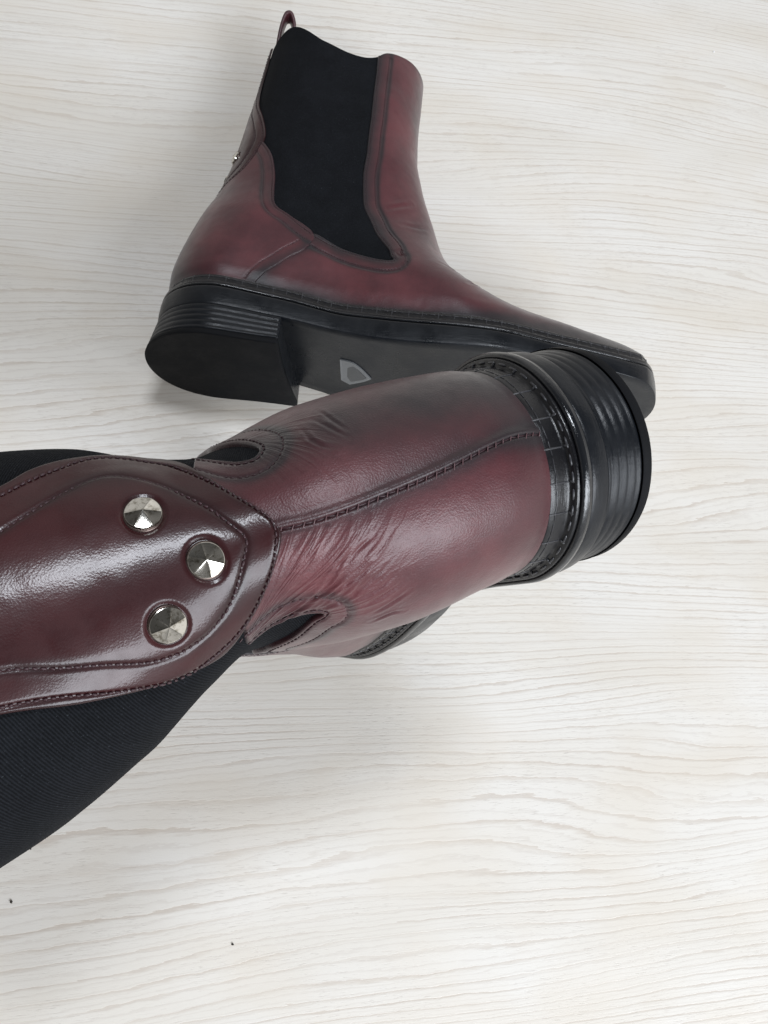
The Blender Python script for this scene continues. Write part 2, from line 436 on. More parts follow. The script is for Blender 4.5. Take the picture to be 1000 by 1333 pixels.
# ================================================================ materials
def leather_mat(name, base, bright, dark, rough=.34, coat=.25, grain=1., wr=.30, sheen=.0):
    m, nt, b = mat(name, base, rough)
    tc = nd(nt, 'ShaderNodeTexCoord').outputs['Object']
    n1 = noise(nt, tc, 38, 5, .6); n2 = noise(nt, tc, 160, 6, .65); n3 = noise(nt, tc, 1900, 3, .6)
    col = mix(nt, mapr(nt, n1, .35, .7), base, bright)
    col = mix(nt, mapr(nt, n2, .42, .75, 0, .35), col, bright)
    streak = noise(nt, mapping(nt, tc, (1, 3, 1)), 420, 4, .7)
    col = mix(nt, mapr(nt, streak, .52, .72, 0, .22), col, bright)
    burn = attr(nt, 'burn')
    bn = math_(nt, 'ADD', burn, math_(nt, 'MULTIPLY', math_(nt, 'SUBTRACT', n2, .5), .35))
    col = mix(nt, mapr(nt, bn, .05, .95), col, dark)
    wear = attr(nt, 'wear')
    col = mix(nt, math_(nt, 'MULTIPLY', wear, mapr(nt, streak, .3, .6, .3, 1)), col, (.19, .065, .07))
    lk(nt, col, b.inputs['Base Color'])
    lk(nt, mapr(nt, n2, .3, .7, rough - .06, rough + .12), b.inputs['Roughness'])
    b.inputs['Coat Weight'].default_value = coat; b.inputs['Coat Roughness'].default_value = wr
    b.inputs['Specular IOR Level'].default_value = .22; b.inputs['Coat IOR'].default_value = 1.46 if 'dark' in name else 1.38
    b.inputs['Sheen Weight'].default_value = sheen; b.inputs['Sheen Roughness'].default_value = .35; b.inputs['Sheen Tint'].default_value = (.85, .87, .95, 1)
    vor = nd(nt, 'ShaderNodeTexVoronoi'); lk(nt, tc, vor.inputs['Vector']); vor.inputs['Scale'].default_value = 2100
    bp = bump(nt, vor.outputs['Distance'], .28 * grain, .00013)
    bp = bump(nt, n3, .25 * grain, .00012, bp)
    bp = bump(nt, noise(nt, tc, 300, 4, .55), .05 * grain, .0003, bp)
    # flex wrinkles fanning out from the ears of the counter
    cv = nd(nt, 'ShaderNodeCombineXYZ'); lk(nt, attr(nt, 'cu'), cv.inputs[0]); lk(nt, attr(nt, 'cv'), cv.inputs[1])
    wn = noise(nt, cv.outputs[0], 1.0, 3, .5, .3)
    rid = math_(nt, 'POWER', math_(nt, 'SUBTRACT', 1.0, math_(nt, 'MULTIPLY', math_(nt, 'ABSOLUTE', math_(nt, 'SUBTRACT', wn, .5)), 3.2, clamp=True)), 1.6)
    hgt = math_(nt, 'MULTIPLY', rid, attr(nt, 'wm'))
    bp = bump(nt, hgt, 1.0, .0005, bp)
    lk(nt, bp, b.inputs['Normal']); lk(nt, bp, b.inputs['Coat Normal'])
    return m
M = {}
M['leather'] = leather_mat('burgundy_leather', (.053, .0088, .0130), (.096, .020, .025), (.0095, .0045, .0070), .50, 1.0, 1., .36, .06)
M['strap'] = leather_mat('dark_burgundy_leather', (.026, .0048, .0060), (.042, .0076, .0088), (.008, .0030, .0040), .42, .5, .4, .17)
def fabric_mat():
    m, nt, b = mat('black_elastic', (.004, .0045, .006), .92, **{'Specular IOR Level': .12})
    u = attr(nt, 'u'); v = attr(nt, 'v')
    cv = nd(nt, 'ShaderNodeCombineXYZ'); lk(nt, u, cv.inputs[0]); lk(nt, v, cv.inputs[1])
    wv = math_(nt, 'SINE', math_(nt, 'MULTIPLY', math_(nt, 'ADD', math_(nt, 'MULTIPLY', u, .55), math_(nt, 'ADD', v, math_(nt, 'MULTIPLY', noise(nt, nd(nt, 'ShaderNodeTexCoord').outputs['Object'], 160, 3, .6), .05))), 105))
    tc = nd(nt, 'ShaderNodeTexCoord').outputs['Object']
    fz = noise(nt, tc, 1400, 3, .7)
    big = noise(nt, tc, 90, 4, .6)
    h = math_(nt, 'ADD', math_(nt, 'MULTIPLY', wv, .30), fz)
    c = mix(nt, mapr(nt, math_(nt, 'ADD', h, math_(nt, 'MULTIPLY', big, .6)), .3, 1.5), (.0022, .0026, .0034), (.013, .0145, .018))
    lint = noise(nt, tc, 1700, 2, .5)
    c = mix(nt, mapr(nt, lint,   .68, .76, 0, .5), c, (.05, .057, .065))
    lk(nt, c, b.inputs['Base Color'])
    lk(nt, bump(nt, h, .5, .0003), b.inputs['Normal'])
    
    return m
M['elastic'] = fabric_mat()
M['lining'] = mat('dark_lining', (.03, .02, .02), .9)[0]
def rubber(name, base, rough, scuff=.3, gl=.5):
    m, nt, b = mat(name, base, rough, **{'Specular IOR Level': gl})
    tc = nd(nt, 'ShaderNodeTexCoord').outputs['Object']
    n1 = noise(nt, tc, 60, 5, .6); n2 = noise(nt, tc, 700, 4, .7)
    st = noise(nt, mapping(nt, tc, (1, 1, 9)), 55, 5, .7)
    c = mix(nt, mapr(nt, n1, .4, .75, 0, scuff), base, tuple(min(1, q * 2.6 + .006) for q in base))
    c = mix(nt, mapr(nt, st, .58, .8, 0, scuff), c, (.035, .037, .04))
    lk(nt, c, b.inputs['Base Color'])
    lk(nt, mapr(nt, n1, .3, .7, rough - .08, rough + .12), b.inputs['Roughness'])
    lk(nt, bump(nt, n2, .3, .00025, bump(nt, st, .25, .0006)), b.inputs['Normal'])
    return m
M['rubber'] = rubber('black_rubber', (.0042, .0055, .0078), .33, .2, .30)
M['rubber_dark'] = rubber('black_rubber_matt', (.003, .0034, .0045), .65, .25, .15)
M['welt'] = rubber('glossy_black_welt', (.004, .004, .0055), .30, .12, .45)
M['bead'] = rubber('glossy_black_bead', (.007, .008, .010), .16, .1, .6)
M['thread'] = mat('dark_thread', (.035, .012, .016), .5)[0]
M['thread_black'] = mat('waxed_black_thread', (.03, .03, .034), .32)[0]
M['thread_grey'] = mat('pale_worn_thread', (.04, .04, .044), .25)[0]
def steel():
    m, nt, b = mat('polished_steel', (.85, .84, .80), .12, Metallic=1.0)
    tc = nd(nt, 'ShaderNodeTexCoord').outputs['Object']
    n = noise(nt, tc, 700, 5, .7)
    lk(nt, mix(nt, mapr(nt, n, .45, .7), (.60, .58, .53), (.20, .18, .14)), b.inputs['Base Color'])
    lk(nt, mapr(nt, n, .3, .7,   .07, .14), b.inputs['Roughness'])
    lk(nt, bump(nt, n, .03, .0001), b.inputs['Normal'])
    return m
M['steel'] = steel()
M['steel_dark'] = mat('tarnished_steel', (.12, .09, .08), .4, Metallic=1.0)[0]

def wood():
    m, nt, b = mat('bleached_wood', (.8, .78, .76), .36)
    tc = nd(nt, 'ShaderNodeTexCoord').outputs['Object']
    p = mapping(nt, tc, (1, 1, 1), (0, 0, math.radians(-3)))
    # growth rings: contour lines of a long stretched relief
    big = noise(nt, mapping(nt, p, (1.3, 7, 1), loc=(.37, .2, 0)), 1.0, 2, .4)
    mid = noise(nt, mapping(nt, p, (5, 36, 1)), 1.0, 3, .5)
    fine = noise(nt, mapping(nt, p, (70, 420, 1)), 1.0, 3, .6)
    sp = nd(nt, 'ShaderNodeSeparateXYZ'); lk(nt, p, sp.inputs[0])
    h = math_(nt, 'ADD', math_(nt, 'MULTIPLY', sp.outputs[1], 165.), math_(nt, 'MULTIPLY', big, 22.))
    h = math_(nt, 'ADD', h, math_(nt, 'MULTIPLY', mid, 2.0))
    h = math_(nt, 'ADD', h, math_(nt, 'MULTIPLY', fine, .45))
    fr = math_(nt, 'FRACT', h)
    late = mapr(nt, fr, .70, .97)
    drop = mapr(nt, fr, .97, 1.0, 1, 0)
    ring = math_(nt, 'MULTIPLY', late, drop)
    fr2 = math_(nt, 'FRACT', math_(nt, 'MULTIPLY', h, 2.37))
    ring2 = math_(nt, 'MULTIPLY', mapr(nt, fr2, .62, .95), mapr(nt, fr2, .95, 1., 1, 0))
    pores = noise(nt, mapping(nt, p, (130, 1500, 1), (0, 0, math.radians(1.2))), 1.0, 3, .7)
    pore = mapr(nt, pores, .54, .70)
    patch = noise(nt, mapping(nt, p, (5, 16, 1), loc=(3, 1, 0)), 1.0, 3, .6)
    c = mix(nt, mapr(nt, patch, .35, .7), (.77, .74, .69), (.71, .67, .605))
    rs = math_(nt, 'MULTIPLY', ring, mapr(nt, noise(nt, mapping(nt, p, (8, 40, 1), loc=(7, 2, 0)), 1.0, 3, .6), .3, .65, .12, .6))
    c = mix(nt, rs, c, (.52, .44, .365))
    c = mix(nt, math_(nt, 'MULTIPLY', ring2, .22), c, (.50, .44, .39))
    zone = mapr(nt, noise(nt, mapping(nt, p, (14, 30, 1), loc=(1, 5, 0)), 1.0, 3, .6), .38, .62, .15, 1)
    c = mix(nt, math_(nt, 'MULTIPLY', math_(nt, 'MULTIPLY', pore, zone), .5), c, (.45, .40, .35))
    c = mix(nt, mapr(nt, noise(nt, mapping(nt, p, (3, 5, 1)), 4.0, 2, .5), .4, .7, 0, .3), c, (.68, .60, .49))
    lk(nt, c, b.inputs['Base Color'])
    hh = math_(nt, 'ADD', math_(nt, 'MULTIPLY', rs, -1.), math_(nt, 'MULTIPLY', math_(nt, 'MULTIPLY', pore, zone), -.7))
    bp = bump(nt, hh, .30, .0004)
    bp = bump(nt, noise(nt, mapping(nt, p, (300, 900, 300)), 1.0, 3, .6), .12, .0003, bp)
    lk(nt, bp, b.inputs['Normal'])
    lk(nt, mapr(nt, pores, .3, .7, .34, .5), b.inputs['Roughness'])
    return m
M['wood'] = wood()

# ================================================================ the table
def table():
    x0, x1, y0, y1, t = -150., 150., -110., 110., 3.
    V = [(x0, y0, -t), (x1, y0, -t), (x1, y1, -t), (x0, y1, -t), (x0, y0, 0), (x1, y0, 0), (x1, y1, 0), (x0, y1, 0)]
    Fc = [(0, 3, 2, 1), (4, 5, 6, 7), (0, 1, 5, 4), (1, 2, 6, 5), (2, 3, 7, 6), (3, 0, 4, 7)]
    o = mesh_obj('wooden_surface', V, Fc, M['wood'], smooth=False)
    o['label'] = 'pale bleached wood surface with fine horizontal grain under both boots'; o['category'] = 'table top'; o['kind'] = 'structure'
table()

# ================================================================ one boot
def strips(rows, closed=True):
    n = len(rows[0]); V = np.vstack(rows); F4 = []
    for r in range(len(rows) - 1):
        a = np.arange(n) + r * n; b = a + n
        q = np.c_[a, np.roll(a, -1), np.roll(b, -1), b]
        F4.append(q if closed else q[:-1])
    return V, np.vstack(F4)
def sole_ring(S, n=480):
    th = np.linspace(-PI, PI, 4001)[:-1]; P = S(th, th * 0)
    L = np.r_[0, np.cumsum(np.linalg.norm(np.diff(np.vstack([P, P[:1]]), axis=0), axis=1))]
    q = np.linspace(0, L[-1], n, endpoint=False); PP = np.vstack([P, P[:1]])
    P = np.stack([np.interp(q, L, PP[:, i]) for i in range(3)], 1)
    T = np.roll(P, -2, 0) - np.roll(P, 2, 0); N = np.c_[T[:, 1], -T[:, 0], 0 * T[:, 0]]
    c = P.mean(0)
    if ((P - c) * N).sum() < 0: N = -N
    for _ in range(12): N = (np.roll(N, 1, 0) + N * 2 + np.roll(N, -1, 0)) / 4
    N /= np.linalg.norm(N, axis=1, keepdims=True)
    P[:, 2] = pchip(P[:, 0], ZFX, ZF)
    if S.warp is not None: P[:, 2] -= .2 * (1 - sm(6, 12, P[:, 0]))
    return P, N
def build_boot(tag_, S, R, t, D, label, res, origin=(3.3, 0, 0)):
    root = bpy.data.objects.new('ankle_boot', None); C.objects.link(root); root.empty_display_size = .05
    m = np.eye(4); m[:3, :3] = M3 @ R; m[:3, 3] = (M3 @ t + [0, 0, H_CAM]) * CM
    root.matrix_world = Matrix(m.tolist())
    root['label'] = label; root['category'] = 'boot'; root['group'] = 'pair of burgundy leather ankle boots'
    EK = .76
    kn, kf = D['near'], D['far']                      # outlines of the elastic on each side, as (|theta|, s)
    thread, threadg = [], []
    P0, N0 = sole_ring(S)
    zsb = pchip(P0[:, 0], ZSX, ZS)
    hb = D['hb']
    def row(e, z, rel=True):
        if rel and z < 0: z = z * (1 + (hb - 1) * (1 - sm(6, 14, P0[:, 0])))
        P = P0 + N0 * (e * EK if e > 0 else e)
        P = P.copy(); P[:, 2] = (P0[:, 2] + z) if rel else z
        return P
    # ---- sole: welt, glossy bead, outsole, heel
    wr = [row(-.10, .06), row(.08, .08), row(.17, .055), row(.21, .0), row(.235, -.16), row(.245, -.36), row(.27, -.415), row(.32, -.435), row(.42, -.455),
          row(.50, -.47), row(.53, -.51), row(.54, -.60), row(.54, -.68), row(.4, -.78), row(-.2, -.78)]
    mesh_obj('welt', *strips(wr), M['welt'], root)
    br_ = 1.0 if tag_ == 'B' else .42
    bd = [row(.60 - .08 * (br_ < 1) + .13 * br_ * math.cos(a), -.68 + .14 * br_ * math.sin(a)) for a in np.linspace(0, 2 * PI, 13)]
    mesh_obj('sole_bead', *strips(bd), M['bead'], root)
    sr = [row(.2, -.74), row(.50, -.79), row(.56, -.81), row(.60, -.86)]
    ztop = P0[:, 2] - .86 * (1 + (hb - 1) * (1 - sm(6, 14, P0[:, 0]))); zb = zsb
    for k in np.linspace(.06, .94, 8): sr.append(row(.61 + .03 * math.sin(k * PI), ztop * (1 - k) + zb * k, False))
    sr += [row(.60, zb + .03, False), row(.56, zb, False)]
    cx = np.clip(P0[:, 0] , 2.6, 24.5)
    ed = row(.50, zb, False)
    for k in (.12, .3, .6, 1.0):
        Q = ed.copy(); Q[:, 0] = ed[:, 0] * (1 - k) + cx * k; Q[:, 1] = ed[:, 1] * (1 - k); Q[:, 2] = pchip(Q[:, 0], ZSX, ZS) + .04 * sm(.0, .3, k) * 1.
        sr.append(Q)
    # upper deck of the sole under the lining
    mesh_obj('outsole', *strips(sr), M['rubber'], root)
    dk = [row(-.05, -.12)]
    for k in (.4, 1.0):
        Q = dk[0].copy(); Q[:, 0] = dk[0][:, 0] * (1 - k) + cx * k; Q[:, 1] *= 1 - k; dk.append(Q)
    mesh_obj('insole', *strips(dk), M['lining'], root)
    # heel
    bx = lambda y: (7.3 if tag_ == 'A' else 6.9) + .17 * y * (1 if tag_ == 'A' else 0) - .18 * (1 - (y / 3.6) ** 2)
    keep = P0[:, 0] < 8.2
    idx = np.where(keep)[0]; 
    # order the kept points from one breast corner to the other, going round the back
    ang = np.arctan2(P0[idx, 1], -(P0[idx, 0] - 6.6)); idx = idx[np.argsort(ang)]
    Pk, Nk, zk = P0[idx], N0[idx], zsb[idx]
    def hrow(e, zf_, flare=0.):
        Q = Pk + Nk * e * EK; Q[:, 0] -= flare * sm(5.5, 0, Q[:, 0])
        lim = bx(Q[:, 1]); Q = Q.copy(); z = zf_(Q[:, 0])
        # clip at the breast, keeping the count constant by resampling
        ok = Q[:, 0] < lim
        Q2 = Q[ok]; z2 = z[ok]
        a = Q2[0].copy(); b_ = Q2[-1].copy(); a[0] = bx(a[1]); b_[0] = bx(b_[1])
        Q2 = np.vstack([a, Q2, b_]); Q2[:, 2] = np.r_[zf_(a[0:1]), z2, zf_(b_[0:1])]
        L = np.r_[0, np.cumsum(np.linalg.norm(np.diff(Q2[:, :2], axis=0), axis=1))]
        q = np.linspace(0, L[-1], 150); Q3 = np.stack([np.interp(q, L, Q2[:, i]) for i in range(3)], 1)
        ys = np.linspace(Q3[-1, 1], Q3[0, 1], 24)[1:-1]; br = np.c_[bx(ys), ys, 0 * ys]; br[:, 2] = zf_(br[:, 0])
        return np.vstack([Q3, br])
    zs_f = lambda x: pchip(x, ZSX, ZS)
    zc, he, he0 = (-.42, .66, .615) if tag_ == 'A' else (.02, .50, .40)
    capz = zc + .32
    hr = []
    levels = np.linspace(0, 1, 29)
    for v in levels:
        rg = .035 * (np.abs(((v * 4.6) % 1) - .5) * 2) ** 3 if v < .97 else .04
        hr.append(hrow(he0 - rg * (1 if tag_ == 'B' else 1.5) + (he - he0 - .04) * v, (lambda x, v=v: (zs_f(x) + .03) * (1 - v) + (capz + .0) * v), .30 * v))
    mesh_obj('heel_block', *strips(hr), M['rubber'], root)
    hc = [hrow(.50, lambda x: 0 * x + capz, .30), hrow(he - .06, lambda x: 0 * x + capz - .015, .30), hrow(he - .02, lambda x: 0 * x + zc + .24, .31), hrow(he, lambda x: 0 * x + zc + .05, .33), hrow(he - .04, lambda x: 0 * x + zc, .33)]
    last = hc[-1]; c0 = np.array([3.6, 0, 0])
    for k in (.03, .25, .6, 1.0):
        Q = last * (1 - k) + c0 * k; Q[:, 2] = zc + (.012 if k > .2 else 0); hc.append(Q)
    mesh_obj('heel_cap', *strips(hc), M['rubber_dark'], root)
    # welt threads: upright ticks and a lying row
    Lr = np.r_[0, np.cumsum(np.linalg.norm(np.diff(np.vstack([P0, P0[:1]]), axis=0), axis=1))]
    def ringat(q, e, z):
        Q = row(e, z); Q = np.vstack([Q, Q[:1]]); return np.stack([np.interp(q % Lr[-1], Lr, Q[:, i]) for i in range(3)], 1)
    q = np.arange(.3, Lr[-1] - .3, .80) + rng.normal(0, .03, len(np.arange(.3, Lr[-1] - .3, .80)))
    tick = [capsules(ringat(q, .20, .06), ringat(q + .02, .25, -.40), .032), capsules(ringat(q, .25, -.405), ringat(q + .03, .45, -.45), .034)]
    q2 = np.arange(.1, Lr[-1] - .4, .40)
    lay = [capsules(ringat(q2, .39, -.445), ringat(q2 + .27, .39, -.445), .045), capsules(ringat(q2, .235, -.10), ringat(q2 + .36, .238, -.10), .02)]
    o = mesh_obj('welt_stitching', *merge(lay), M['thread_black'], root); o['kind'] = 'stuff'
    o = mesh_obj('welt_ticks', *merge(tick), M['thread_grey'], root); o['kind'] = 'stuff'

    # ---- the elastic panels
    for sg, G in ((-1, kn), (1, kf)):
        poly = [(sg * a, *r) for a, *r in D['gore_under']]
        V, T, (th, s, d), P = panel(S, poly, .0, res['gore'], -.10, .05, lambda P, N, th, s, d: .012 * vnoise(P, 1.2, 3) + .05 * vnoise(P, .33, 4) * sm(0, 1.0, d))
        mesh_obj('elastic_panel', V, T, M['elastic'], root, {'u': np.abs(th) * 4.2, 'v': s * 21.})
    # ---- the lining, closing the shaft from within
    tt_, qq_ = np.meshgrid(np.linspace(-PI, PI, 160, endpoint=False), np.linspace(0, 1, 90), indexing='ij')
    V = S(tt_.ravel(), qq_.ravel()) + .18 * np.c_[np.cos(tt_.ravel()), -np.sin(tt_.ravel()), 0 * tt_.ravel()]
    ii = np.arange(160 * 90).reshape(160, 90); T = np.stack([ii[:, :-1], np.roll(ii, -1, 0)[:, :-1], np.roll(ii, -1, 0)[:, 1:], ii[:, 1:]], -1).reshape(-1, 4)
    mesh_obj('lining', V, T, M['lining'], root)

    # ---- vamp: toe, sides below the elastic and the front of the shaft, one piece round the front
    def up(side, pts): return [((p[0] if side > 0 else 2 * PI - p[0]), *p[1:]) for p in pts]
    def vhalf(G, seam):     # from the sole, up the seam, along the elastic's lower and front edge, to the top
        return [(p[0] - .05, p[1]) for p in seam[::-1]] + [g for g in G if g[2:3] == () or True][D['gi']:]
    seamN, seamF = D['seamN'], D['seamF']
    hN = vhalf(kn, seamN); hF = vhalf(kf, seamF)
    # positive theta side is 'far' (+y), unwrapped negative side is 'near'
    vpoly = [(hF[0][0], -.03, 1)] + up(1, hF) + [(hF[-1][0], 1.02, 1)] + [(2 * PI - hN[-1][0], 1.02, 1)] + up(-1, hN)[::-1] + [(2 * PI - hN[0][0], -.03, 1)]
    edN = resample(up(-1, hN), .12); edF = resample(up(1, hF), .12)
    nseam = len(seamN)
    eN = resample(up(-1, kn[D['gi']:]), .12); eF = resample(up(1, kf[D['gi']:]), .12)
    st = []
    for e, sgn in ((eN, -1), (eF, 1)):
        for dd in (.14, .70): st.append(offset_curve(S, e, sgn * D['vs'] * dd))
    st3 = [onsurf(S, c)[0] for c in st]
    mid3 = [onsurf(S, offset_curve(S, e, sgn * D['vs'] * .82))[0] for e, sgn in ((eN, -1), (eF, 1))]
    inst = D.get('vfold', [])
    inst3 = [onsurf(S, resample(c, .15))[0] for c in inst]
    def vd(P, N, th, s, d):
        o = .012 * vnoise(P, .9, 5) + .004 * vnoise(P, 3, 6)
        for c in st3: o += groove(P, c, .022, .05)
        for c in mid3: o += groove(P, c, .03, .07)
        for c in inst3: o += fold(P, c, .035, .10)
        return o
    V, T, (th, s, d), P = panel(S, vpoly, .08, res['vamp'], -.04, .08, vd)
    E3 = [onsurf(S, e)[0] for e in (eN, eF)]
    sd = np.minimum(dist_poly(P, E3[0]), dist_poly(P, E3[1]))
    s3 = [onsurf(S, resample(up(k, q_), .15))[0] for k, q_ in ((-1, seamN), (1, seamF))]
    dseam = np.minimum(dist_poly(P, s3[0]), dist_poly(P, s3[1]))
    burn = .72 * np.exp(-(sd / .75) ** 2) + .55 * np.exp(-((sd - .85) / .16) ** 2) + .6 * np.exp(-dseam / .35) + .55 * np.exp(-d / .12)
    burn += .9 * sm(20.5, 26.5, P[:, 0]) * 1.0 + .45 * sm(13, 21, P[:, 0]) + .5 * sm(20.4, 21.8, P[:, 2]) + .6 * np.exp(-((P[:, 2] - pchip(P[:, 0], ZFX, ZF)) / .7) ** 2)
    # the instep bend is rubbed dark
    burn += .45 * np.exp(-((P[:, 0] - 13.6) / 1.8) ** 2 - ((P[:, 2] - 8.6) / 2.0) ** 2) + .45 * sm(12.2, 13.2, P[:, 0]) * sm(11, 13, P[:, 2])
    mesh_obj('vamp', V, T, M['leather'], root, {'burn': np.clip(burn + .12 * vnoise(P, 1.1, 9), 0, 1.2), 'wear': .0 * d})
    for c in st: thread.append(stitches(S, c, .078, .17, .12, .021))

    # ---- counter: the back of the heel in two halves that meet at the back seam
    bs = resample(D['backseam'], .12); bs3 = onsurf(S, bs)[0]
    creases = [(onsurf(S, resample(c, .08))[0], dp, wd) for c, dp, wd in D['creases']]
    for sg, G, seam in ((-1, kn, seamN), (1, kf, seamF)):
        ear = D['earN' if sg < 0 else 'earF']
        gi = D['gi']
        body = ear + [g for g in G[D['g0']:gi + 1]] + seam
        poly = [(a * sg, *r) for a, *r in body]
        back = D['backseam'] if True else []
        poly = [(back[-1][0], back[-1][1], 1)] + poly + [(seam[-1][0] * sg, -.03, 1), (back[0][0], -.03, 1)] + list(back[:-1])
        edge = resample([(a * sg, *r) for a, *r in ear[1:] + G[D['g0']:gi + 1]], .12)
        sedge = resample([(a * sg, *r) for a, *r in seam], .12)
        c1 = offset_curve(S, edge, -sg * D['cs'] * .14); c2 = offset_curve(S, edge, -sg * D['cs'] * .62)
        c3 = offset_curve(S, sedge, -sg * D['cs'] * .62); c3 = c3[(c3[:, 1] > .02)]
        c4 = offset_curve(S, sedge, -sg * D['cs'] * .10)
        g3 = [onsurf(S, c)[0] for c in (c1, c2, c3)]
        def cd(P, N, th, s, d, g3=g3, sg=sg):
            o = .010 * vnoise(P, .9, 5) + .004 * vnoise(P, 3, 6)
            for c in g3: o += groove(P, c, .024, .05)
            db = dist_poly(P, bs3)
            o += (.05 if sg < 0 else .012) * np.exp(-((db - .10) / .10) ** 2) - .03 * np.exp(-(db / .04) ** 2)
            q_ = np.clip(d / .06, 0, 1); o += .12 * (1 - np.sqrt(np.maximum(1 - (1 - q_) ** 2, 0))) * (np.abs(db - d) < .02)
            for c3_, dp, wd in creases: o += fold(P, c3_, dp, wd)
            if res['micro']:
                w_ = np.zeros(len(P))
                for cen, rad, dirv, fq, am in D['wrinkle']:
                    dd = P - np.array(cen); rr = np.exp(-((dd / np.array(rad)) ** 2).sum(1))
                    ph = (dd @ np.array(dirv)) * fq + 1.6 * vnoise(P, .8, 21) + .6 * vnoise(P, 2.2, 22)
                    w_ += am * rr * (np.abs(np.sin(ph)) ** .7 - .6)
                o += w_ * sm(0, .3, d)
            return o
        V, T, (th, s, d), P = panel(S, poly, .14, res['counter'], -.02, .06, cd)
        db = dist_poly(P, bs3); de = dist_poly(P, onsurf(S, edge)[0]); ds_ = dist_poly(P, onsurf(S, sedge)[0])
        burn = D['bseam'] * np.exp(-(db / .38) ** 1.5) + .55 * np.exp(-(de / .6) ** 2) + .5 * np.exp(-((de - .7) / .15) ** 2) + .62 * np.exp(-(ds_ / .5) ** 2)
        zz = P[:, 2] - 3.28
        burn += D['bheel'] * np.exp(-(zz / .9) ** 2) + .18 * sm(2.5, 0, P[:, 0]) * 0
        for cen, rad, am in D['blobs']:
            burn += am * np.exp(-(((P - np.array(cen)) / np.array(rad)) ** 2).sum(1))
        wear = 0 * d
        for cen, rad, am in D['wears']:
            wear += am * np.exp(-(((P - np.array(cen)) / np.array(rad)) ** 2).sum(1))
        at_ = {'burn': np.clip(burn + .12 * vnoise(P, 1.1, 9), 0, 1.2), 'wear': np.clip(wear, 0, 1)}
        cu = 0 * d; cvv = 0 * d; wm = 0 * d
        for (c0, c1_), aim, spread, r0, r1, amt in D['fans'][sg]:
            X = (th - c0) * 3.4; Z = (s - c1_) * 21.; r_ = np.hypot(X, Z); an = np.arctan2(Z, X) - aim; an = (an + PI) % (2 * PI) - PI
            m_ = amt * np.exp(-(an / spread) ** 2) * sm(r0 * .4, r0, r_) * (1 - sm(r1 * .6, r1 * 1.2, r_))
            k_ = m_ > wm; cu = np.where(k_, r_ * .33 + 5 * c0, cu); cvv = np.where(k_, an * 8., cvv); wm = np.where(k_, m_, wm)
        at_.update(cu=cu, cv=cvv, wm=wm * sm(0, .25, d))
        mesh_obj('counter', V, T, M['leather'], root, at_)
        thread.append(stitches(S, c1, .138, .17, .12, .021)); thread.append(stitches(S, c2, .122, .17, .12, .021)); thread.append(stitches(S, c3, .122, .17, .12, .021))
    # back seam stitches: a lock-stitch row crossing the butted edges
    A3, N3 = onsurf(S, bs, .12); q, L = walk(A3, .25, .05)
    at = lambda s_, X: np.stack([np.interp(s_, L, X[:, i]) for i in range(3)], 1)
    Ta = at(q + .01, A3) - at(q - .01, A3); Ta /= np.linalg.norm(Ta, axis=1, keepdims=True) + 1e-9
    Nn = at(q, N3); Sd = np.cross(Nn, Ta)
    c = at(q, A3); j = rng.normal(0, .02, (len(q), 1))
    a_ = c - Sd * (.07 + j) - Ta * .04 + Nn * .04; b_ = c + Sd * (.09 - j) + Ta * .06 + Nn * .03
    bsA, bsB = a_, b_
    for i in range(len(q)):
        V, F4 = capsules(bsA[i:i + 1], bsB[i:i + 1], .016, 6)
        mesh_obj('seam_stitch', V, F4, M['thread_mid'], root)
    thread.append(stitches(S, bs, .115, .25, .23, .020))

    # ---- back strap with its two rows of stitching, studs
    stp = D['strap']
    inner = [resample(c, .12) for c in D['strap_inner']]; outer = [resample(c, .12) for c in D['strap_outer']]
    in3 = [onsurf(S, c)[0] for c in inner]; out3 = [onsurf(S, c)[0] for c in outer]
    studs = [onsurf(S, np.array([p]), 0.)for p in D['studs']]
    cr3 = [onsurf(S, resample(c, .12))[0] for c in D['strap_crease']]
    def sd_(P, N, th, s, d):
        o = .008 * vnoise(P, 1.1, 8) + .0035 * vnoise(P, 3.2, 9)
        for c in in3: o += groove(P, c, .028, .06)
        for c in out3: o += groove(P, c, .03, .05)
        for c in cr3: o += groove(P, c, .018, .05)
        o += .03 * sm(.6, 1.05, d)
        for p, n_ in studs:
            r_ = np.linalg.norm(P - p, axis=1); o += -.05 * np.exp(-((r_ - .40) / .07) ** 2)
        return o
    V, T, (th, s, d), P = panel(S, stp, D['soff'], res['strap'], .04, .10, sd_)
    din = np.min([dist_poly(P, c) for c in in3], 0)
    burn = .55 * np.exp(-(d / .25) ** 2) + .5 * np.exp(-(din / .22) ** 2)
    mesh_obj('back_strap', V, T, M['strap'], root, {'burn': np.clip(burn + .12 * vnoise(P, 1.1, 9), 0, 1.2), 'wear': .0 * d})
    for c in inner: thread.append(stitches(S, c, D['soff'] - .005, D['pitch'], D['pitch'] * .72, .032))
    for c in outer: thread.append(stitches(S, c, D['soff'] + .005, D['pitch'], D['pitch'] * .72, .030))
    o = mesh_obj('stitching', *merge(thread), M['thread'], root); o['kind'] = 'stuff'
    # studs: six-sided points on a round foot
    for i, ((p, n_), tw) in enumerate(zip(studs, D['stud_turn'])):
        n_ = n_[0]; c = p[0] + n_ * .26
        u_ = np.cross(n_, [0, 0, 1.]); u_ /= np.linalg.norm(u_); v_ = np.cross(n_, u_)
        Rr = .385; k = 48; ang = np.arange(k) * 2 * PI / k + tw
        dl = ((np.arange(k) * 2 * PI / k) % (PI / 3)) - PI / 6
        ring = lambda r, z: np.array([c + u_ * (r_ * math.cos(a)) + v_ * (r_ * math.sin(a)) + n_ * z_ for r_, a, z_ in zip(np.broadcast_to(r, k), ang, np.broadcast_to(z, k))])
        hz = .14; rim = hz * (1 - np.cos(dl) / 1.04)
